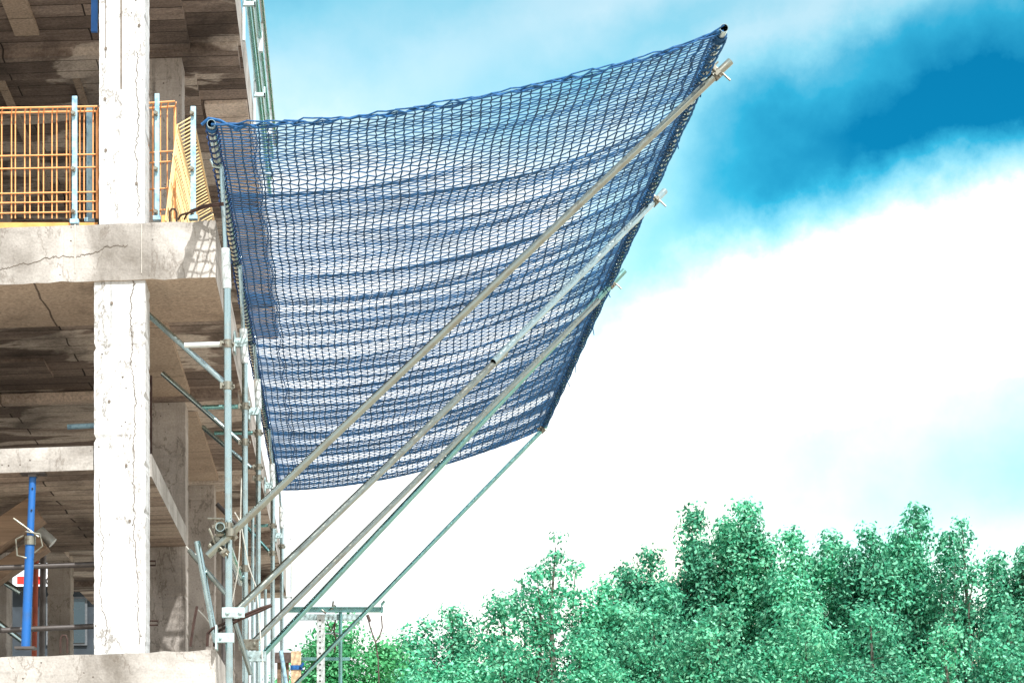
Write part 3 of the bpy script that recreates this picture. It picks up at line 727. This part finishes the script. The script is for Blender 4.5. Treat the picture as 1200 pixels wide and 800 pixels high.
m.box(p0.x, p1.x, Zg-.14, Zg-.06, p0.z-.010, p0.z+.010); m.box(p0.x, p1.x, Zg-.14, Zg-.06, p0.z+.045, p0.z+.058); m.box(p0.x, p1.x, Zg-.105, Zg-.095, p0.z+.010, p0.z+.045)
m.box(p1.x-.03, p1.x-.01, Zg-.15, Zg-.05, p0.z-.02, p0.z+.11); m.tube((p1.x-.02, Zg-.1, p0.z+.09), (p1.x+.02, Zg-.1, p0.z+.14), .018, 8)
m.build('top_beam', M['tealpipe'], e)
m = MB(); p0, p1 = P(350, 722, Zg), P(425, 722, Zg); m.box(p0.x, p1.x, Zg+.06, Zg+.11, p0.z-.04, p0.z+.04); m.build('wide_beam', M['plate'], e)
m = MB(); p0, p1 = P(323, 771, Zg), P(410, 770, Zg); m.box(p0.x, p1.x, Zg+.06, Zg+.12, p0.z-.022, p0.z+.022); m.build('lower_beam', M['tealpipe'], e)
m = MB(); p0, p1 = P(378, 741, Zg), P(399, 741, Zg); m.tube(p0+Vector((0, .08, 0)), p1+Vector((0, .08, 0)), .012, 8); m.build('rung', M['galv'], e)
vtube(399, 712, 'tealpipe', .026, 'thin_post')
m = MB(); m.poly([P(393, 726, Zg-.02), P(391.5, 740, Zg-.02), P(394, 750, Zg-.02), P(392, 764, Zg-.02)], .012, 6); m.tube(P(388, 740, Zg-.02), P(383, 727, Zg-.02), .009, 6); m.tube(P(388, 740, Zg-.02), P(393, 727, Zg-.02), .009, 6); m.build('rusty_hook', M['rust'], e)
q = P(389, 716, Zg-.1)
m = MB(); m.tube(q+Vector((-.05, 0, .0)), q+Vector((.05, 0, .08)), .018, 8); m.tube(q+Vector((0, 0, .02)), q+Vector((.02, 0, .14)), .012, 8); m.tube(q+Vector((-.14, -.03, .02)), q+Vector((-.08, -.03, -.03)), .014, 8); m.build('clamp', M['coupler'], e)
m = MB(); m.poly([P(447, 721, Zg-.1), P(448, 735, Zg-.1), P(445, 745, Zg-.1), P(440, 752, Zg-.1)], .011, 6)
m.poly([P(431, 723, Zg-.1), P(434, 735, Zg-.1), P(440, 752, Zg-.1), P(443, 770, Zg-.1), P(444, 800, Zg-.1), P(444, 830, Zg-.1)], .011, 6); m.tube(P(430.5, 720, Zg-.1), P(433.5, 728, Zg-.1), .022, 8)
tag(m.build('hanging_cable', M['cable']), 'thin dark cable hanging from the end of the pale steel frame', 'cable')
m = MB(); a = P(347, 763, 31.2); m.box(a.x-.065, a.x+.065, 31.14, 31.26, 0, a.z); o = m.build('post_shaft', M['block'])
e = empty('timber_post', (a.x, 31.2, 0), 'clean timber post with a blue strap between the scaffold and the steel frame', 'post'); o.parent = e; o.matrix_parent_inverse = Matrix.Translation(-Vector(e.location))
m = MB(); q = P(347, 782, 31.2); m.box(a.x-.075, a.x+.085, 31.13, 31.27, q.z-.03, q.z+.03); m.tube((a.x+.06, 31.12, q.z+.0), (a.x+.10, 31.12, q.z+.06), .02, 8); m.build('strap', M['strap'], e)
m = MB(); a, c = P(322, 776, 31.6), P(341, 764, 31.6); m.box(a.x, c.x, 31.58, 31.64, a.z, c.z); q = m.build('board', M['cable'])
m = MB(); m.box(a.x+.03, a.x+.08, 31.65, 31.7, 0, c.z-.02); m.box(c.x-.08, c.x-.03, 31.65, 31.7, 0, c.z-.02); lg = m.build('stakes', M['wood'])
e = empty('dark_board', (a.x, 31.6, 0), 'small dark grey board on stakes left of the timber post', 'board')
for o in (q, lg): o.parent = e; o.matrix_parent_inverse = Matrix.Translation(-Vector(e.location))
tube_thing('loose_tube', P(329, 762, 30.6), P(337, 812, 30.6), .028, 'bluepost', 'pale blue tube leaning in front of the small dark board', 'tube')
# pale end guard at the far corner
e = empty('edge_guard', P(337, 660, 38.4), 'pale upright guard post at the far corner of the middle floor', 'post')
m = MB(); q = P(338.5, 690, 38.6)
for dx in (-.05, .05): m.tube((q.x+dx, 38.6, 5.95), (q.x+dx, 38.6, P(0, 628, 38.6).z), .022, 8)
m.build('uprights', M['galvw'], e)
m = MB(); m.tube((q.x-.05, 38.6, P(0, 630, 38.6).z), (q.x+.05, 38.6, P(0, 630, 38.6).z), .02, 8); m.box(q.x-.12, q.x+.06, 38.55, 38.65, 5.98, 6.04); m.build('cross_piece', M['galvw'], e)

# ------------------------------------------------------------------ trees
def tree(name, px, toppy, Z, hwpx, mat, label, group, nlead=7, dens=1.0, spire=True, leaf=.058, cb=.25):
    rnd = np.random.RandomState(int(px*7+toppy)); x0 = (px-PX)*Z/F; H = EYE+(PY-toppy)*Z/F; hw = hwpx*Z/F*1.18
    e = empty(name, (x0, Z, 0), label, 'tree', group)
    tm = MB(); zb = H*cb
    tm.poly([(x0, Z, 0), (x0+.05, Z, zb*.6), (x0-.04, Z+.05, zb), (x0, Z, H*.55), (x0+rnd.normal(0, .1), Z, H*.8), (x0, Z, H*.97)], [.20, .16, .14, .09, .045, .012], 8)
    centers = []; rad = []
    for k in range(nlead):
        an = 2*math.pi*k/nlead+rnd.uniform(-.4, .4); rr = hw*rnd.uniform(.35, .85) if k else 0
        tip = Vector((x0+math.cos(an)*rr, Z+math.sin(an)*rr, H*(1 if k == 0 else rnd.uniform(.80, .965) if spire else rnd.uniform(.6, .93))))
        base = Vector((x0, Z, rnd.uniform(zb, H*.42)))
        mid = base.lerp(tip, .5)+Vector((math.cos(an)*rr*.35, math.sin(an)*rr*.35, -.1*H*.3))
        path = [base, base.lerp(mid, .5), mid, mid.lerp(tip, .55)+Vector((rnd.normal(0, .08), rnd.normal(0, .08), 0)), tip]
        if k: tm.poly(path, [.07, .055, .04, .024, .008], 6)
        nt_ = int(26*dens)
        for t in range(nt_):
            s = (t+rnd.rand())/nt_; s = .12+.88*s; q = s*4; i0 = min(3, int(q)); c = path[i0].lerp(path[i0+1], q-i0)
            spread = (hw*.62*(1-s)**.75+.10*hw**.5) if spire else hw*(.62*(1-s)**.5+.16)
            for _ in range(2):
                a2 = rnd.uniform(0, 6.28); sp = spread*rnd.uniform(.25, 1.0)
                cc = c+Vector((math.cos(a2)*sp, math.sin(a2)*sp, rnd.uniform(.0, .45)*sp+rnd.normal(0, .05)))
                if cc.z < zb*.8 or cc.z > H: continue
                centers.append(cc); rad.append((.13+.20*rnd.rand()*(1.2-s)+.05)*(1 if dens > .8 else .75))
                if rnd.rand() < .35: tm.poly([c, c.lerp(cc, .5)+Vector((0, 0, .03)), cc], [.009, .007, .004], 4)
    tm.build('trunk', M['bark'], e)
    C_ = np.array([tuple(c) for c in centers]); Rr = np.array(rad); nl = 64 if dens > .8 else 30
    idx = np.repeat(np.arange(len(C_)), nl); n = len(idx)
    off = rnd.normal(0, 1, (n, 3)); ol = np.linalg.norm(off, axis=1, keepdims=True); dirn = off/ol; off = dirn*np.minimum(ol, 1.9); off[:, 2] *= .7
    pc = C_[idx]+off*Rr[idx][:, None]
    nrm = rnd.normal(0, .45, (n, 3))+dirn*1.0; nrm[:, 2] += .35; nrm /= np.linalg.norm(nrm, axis=1, keepdims=True)
    a = np.cross(nrm, rnd.normal(0, 1, (n, 3))); a /= np.linalg.norm(a, axis=1, keepdims=True); c_ = np.cross(nrm, a)
    sz = (leaf*rnd.uniform(.65, 1.4, n))[:, None]*(Z/60)
    V = np.stack([pc-a*sz, pc+c_*sz*.55+nrm*sz*.12, pc+a*sz, pc-c_*sz*.55+nrm*sz*.12], 1).reshape(-1, 3)
    npmesh('crown', V, np.arange(4*n).reshape(-1, 4), mat, e)
    return n
G1 = 'tall trees along the skyline'; G2 = 'lower bushy trees in front of the skyline trees'
A_, B_, C1 = M['leafA'], M['leafB'], M['leafC']
T = [(388, 731, 46, 62, C1, 'fresh green tree behind the pale steel gantry, by itself on the left', None, 11, 1.9, False),
     (478, 740, 56, 28, A_, 'small tree at the left end of the tree line beside a white gap', G1, 6, .8, False),
     (531, 712, 58, 36, A_, 'small loose tree with a pointed top, second from the left of the tree line', G1, 7, .8, True),
     (590, 698, 60, 46, A_, 'rounded tree left of the slender tall tree', G1, 8, 1.1, False),
     (651, 627, 58, 50, A_, 'slender open tree with bare fine branches standing out against white sky', G1, 9, .66, True),
     (712, 680, 58, 44, A_, 'mid height tree just right of the slender open tree', G1, 7, 1.1, True),
     (762, 640, 60, 40, B_, 'tree stepping up on the left flank of the tall clump', G1, 7, 1.1, True),
     (812, 595, 62, 40, B_, 'narrow tall tree with a single high tip at the left of the tall clump', G1, 7, 1.1, True),
     (872, 588, 62, 48, A_, 'tallest broad tree of the line with several pointed tips', G1, 9, 1.2, True),
     (928, 618, 60, 38, A_, 'lower tree just right of the tallest broad one', G1, 7, 1.1, True),
     (972, 622, 63, 40, A_, 'tree with a thin upright tip above the dip in the tree line', G1, 7, 1.0, True),
     (1020, 618, 61, 38, B_, 'dark tree at the left of the right hand rise', G1, 7, 1.1, True),
     (1073, 597, 62, 44, B_, 'tall dark tree topping the right hand rise', G1, 8, 1.1, True),
     (1128, 606, 60, 30, B_, 'narrow see-through tree with twin slim trunks near the right edge', G1, 5, .55, True),
     (1163, 645, 60, 34, B_, 'lower dark tree next to last at the right edge', G1, 6, .8, True),
     (1206, 640, 61, 36, B_, 'dark tree cut by the right edge of the view', G1, 6, 1.0, True),
     (500, 775, 50, 62, A_, 'low pale bush like crown at the left foot of the tree line', G2, 8, 1.0, False),
     (590, 755, 50, 66, A_, 'low round crown under the rounded left tree', G2, 9, 1.1, False),
     (680, 742, 51, 62, A_, 'low broad crown below the slender open tree', G2, 9, 1.1, False),
     (765, 718, 52, 60, A_, 'bushy crown left of the centre below the rising tops', G2, 9, 1.1, False),
     (845, 706, 50, 66, A_, 'dense bushy crown below the tallest tree', G2, 10, 1.1, False),
     (935, 712, 51, 64, A_, 'dense bushy crown below the dip in the tree line', G2, 10, 1.1, False),
     (1020, 715, 50, 66, B_, 'dark bushy crown below the right hand rise', G2, 10, 1.1, False),
     (1105, 735, 50, 60, A_, 'lighter bushy crown below the see-through tree', G2, 9, 1.0, False),
     (1185, 715, 51, 60, B_, 'dark bushy crown at the bottom right corner', G2, 9, 1.1, False)]
for t in T:
    nl_ = tree('broadleaf_tree', *t[:5], t[5], t[6], t[7], t[8]*1.15, t[9])

# ------------------------------------------------------------------ sky, sun, camera
SUN_EL, SUN_AZ = 50.0, 158.0      # azimuth clockwise from +Y (camera looks along +Y)
wd = bpy.data.worlds.new('World'); scene.world = wd; wd.use_nodes = True
nt = wd.node_tree; bg = nt.nodes['Background']
sky = nt.nodes.new('ShaderNodeTexSky'); sky.sky_type = 'NISHITA'; sky.sun_disc = False
sky.sun_elevation = R(SUN_EL); sky.sun_rotation = R(SUN_AZ); sky.dust_density = .3; sky.ozone_density = 3.0
tc = nt.nodes.new('ShaderNodeTexCoord'); sp = nt.nodes.new('ShaderNodeSeparateXYZ'); L(nt, tc.outputs['Generated'], sp.inputs[0])
az = N(nt, 'ShaderNodeMath', operation='ARCTAN2'); L(nt, sp.outputs[0], az.inputs[0]); L(nt, sp.outputs[1], az.inputs[1])
el = N(nt, 'ShaderNodeMath', operation='ARCSINE'); L(nt, sp.outputs[2], el.inputs[0])
cb_ = nt.nodes.new('ShaderNodeCombineXYZ'); L(nt, az.outputs[0], cb_.inputs[0]); L(nt, el.outputs[0], cb_.inputs[1])
n1 = nt.nodes.new('ShaderNodeTexNoise'); n1.inputs['Scale'].default_value = 8; n1.inputs['Detail'].default_value = 9; n1.inputs['Roughness'].default_value = .62
L(nt, tc.outputs['Generated'], n1.inputs['Vector'])
sub = N(nt, 'ShaderNodeVectorMath', operation='SUBTRACT'); L(nt, n1.outputs[1], sub.inputs[0]); sub.inputs[1].default_value = (.5, .5, .5)
scl = N(nt, 'ShaderNodeVectorMath', operation='SCALE'); L(nt, sub.outputs[0], scl.inputs[0]); scl.inputs['Scale'].default_value = .085
dst = N(nt, 'ShaderNodeVectorMath', operation='ADD'); L(nt, cb_.outputs[0], dst.inputs[0]); L(nt, scl.outputs[0], dst.inputs[1])
def A2(px, py):
    x = (px-PX)/F; z_ = (PY-py)/F; return math.atan(x), math.atan(z_/math.sqrt(1+x*x))
blobs = [  # px, py, rx, ry (px), rotation deg, weight   -> clear-sky openings between clouds
    (1320, 110, 480, 165, 8, .98), (1090, 165, 440, 140, 16, .38), (900, 240, 360, 120, 26, .30), (760, 310, 260, 120, 50, .20), (1170, -40, 420, 90, 4, .32),
    (320, -40, 560, 190, -8, .58), (600, 20, 560, 130, 4, .18), (640, 140, 520, 110, 12, .16), (1250, 560, 520, 230, 14, .50), (1080, 335, 420, 120, 18, -.70), (700, 20, 220, 60, 16, -.25), (900, 60, 260, 50, 22, -.22), (980, 600, 420, 160, 5, .14),
    (840, 60, 320, 130, 20, .16), (-200, 100, 400, 250, 0, .8), (1800, 300, 300, 300, 0, .7), (2600, -600, 900, 700, 0, .9), (-1500, -800, 1200, 900, 0, .9), (600, -900, 900, 600, 0, .8)]
acc = None
for (bx, by, rx, ry, rot, wt) in blobs:
    mp = nt.nodes.new('ShaderNodeMapping'); mp.vector_type = 'TEXTURE'; c = A2(bx, by)
    mp.inputs['Location'].default_value = (c[0], c[1], 0); mp.inputs['Rotation'].default_value = (0, 0, R(rot)); mp.inputs['Scale'].default_value = (rx/F*1.15, ry/F*1.15, 1)
    L(nt, dst.outputs[0], mp.inputs[0]); gr = nt.nodes.new('ShaderNodeTexGradient'); gr.gradient_type = 'SPHERICAL'; L(nt, mp.outputs[0], gr.inputs[0])
    ml = N(nt, 'ShaderNodeMath', operation='MULTIPLY_ADD'); L(nt, gr.outputs[1], ml.inputs[0]); ml.inputs[1].default_value = wt
    if acc is None: ml.inputs[2].default_value = 0
    else: L(nt, acc, ml.inputs[2])
    acc = ml.outputs[0]
n2 = nt.nodes.new('ShaderNodeTexNoise'); n2.inputs['Scale'].default_value = 14; n2.inputs['Detail'].default_value = 8; L(nt, tc.outputs['Generated'], n2.inputs['Vector'])
wisp = N(nt, 'ShaderNodeMath', operation='MULTIPLY_ADD'); L(nt, n2.outputs[0], wisp.inputs[0]); wisp.inputs[1].default_value = .42; wisp.inputs[2].default_value = -.21
sm = N(nt, 'ShaderNodeMath', operation='ADD'); L(nt, acc, sm.inputs[0]); L(nt, wisp.outputs[0], sm.inputs[1])
CL = (8.6, 8.9, 9.1)
clear = ramp(nt, sm.outputs[0], [(.0, g(0)), (.16, g(1))])
deep = ramp(nt, sm.outputs[0], [(.10, (3.2, 2.05, 1.22)), (.28, (1.95, 1.72, 1.14)), (.52, (.95, 1.42, 1.04)), (.78, (.12, .88, .82)), (1.08, (.01, .44, .54))])
tint = mixc(nt, 1.0, sky.outputs[0], deep, 'MULTIPLY')
cn_ = nt.nodes.new('ShaderNodeTexNoise'); cn_.inputs['Scale'].default_value = 7; cn_.inputs['Detail'].default_value = 8; cn_.inputs['Roughness'].default_value = .6; L(nt, tc.outputs['Generated'], cn_.inputs['Vector'])
fin = mixc(nt, clear, mixc(nt, 1.0, CL, ramp(nt, cn_.outputs[0], [(.33, (.46, .50, .52)), (.60, g(1))]), 'MULTIPLY'), tint)
L(nt, fin, bg.inputs[0]); bg.inputs[1].default_value = .10

sd = bpy.data.lights.new('sun', 'SUN'); sd.energy = 4.2; sd.angle = R(.6); sd.color = (1, .985, .96)
so = bpy.data.objects.new('sun', sd); COL.objects.link(so)
a_, e_ = R(SUN_AZ), R(SUN_EL); dirv = Vector((math.sin(a_)*math.cos(e_), math.cos(a_)*math.cos(e_), math.sin(e_)))
so.rotation_euler = dirv.to_track_quat('Z', 'Y').to_euler(); so.location = (10, -10, 30)

cd = bpy.data.cameras.new('camera'); co = bpy.data.objects.new('camera', cd); COL.objects.link(co)
cd.sensor_width = 36; cd.lens = F/1200*36; cd.shift_x = (600-PX)/1200; cd.shift_y = (PY-400)/1200
cd.clip_end = 3000; co.location = (0, 0, EYE); co.rotation_euler = (R(90), 0, 0)
scene.camera = co
scene.view_settings.view_transform = 'Standard'; scene.view_settings.look = 'None'
scene.view_settings.exposure = 1.0; scene.view_settings.gamma = 1
scene.render.resolution_x = 1024; scene.render.resolution_y = 682
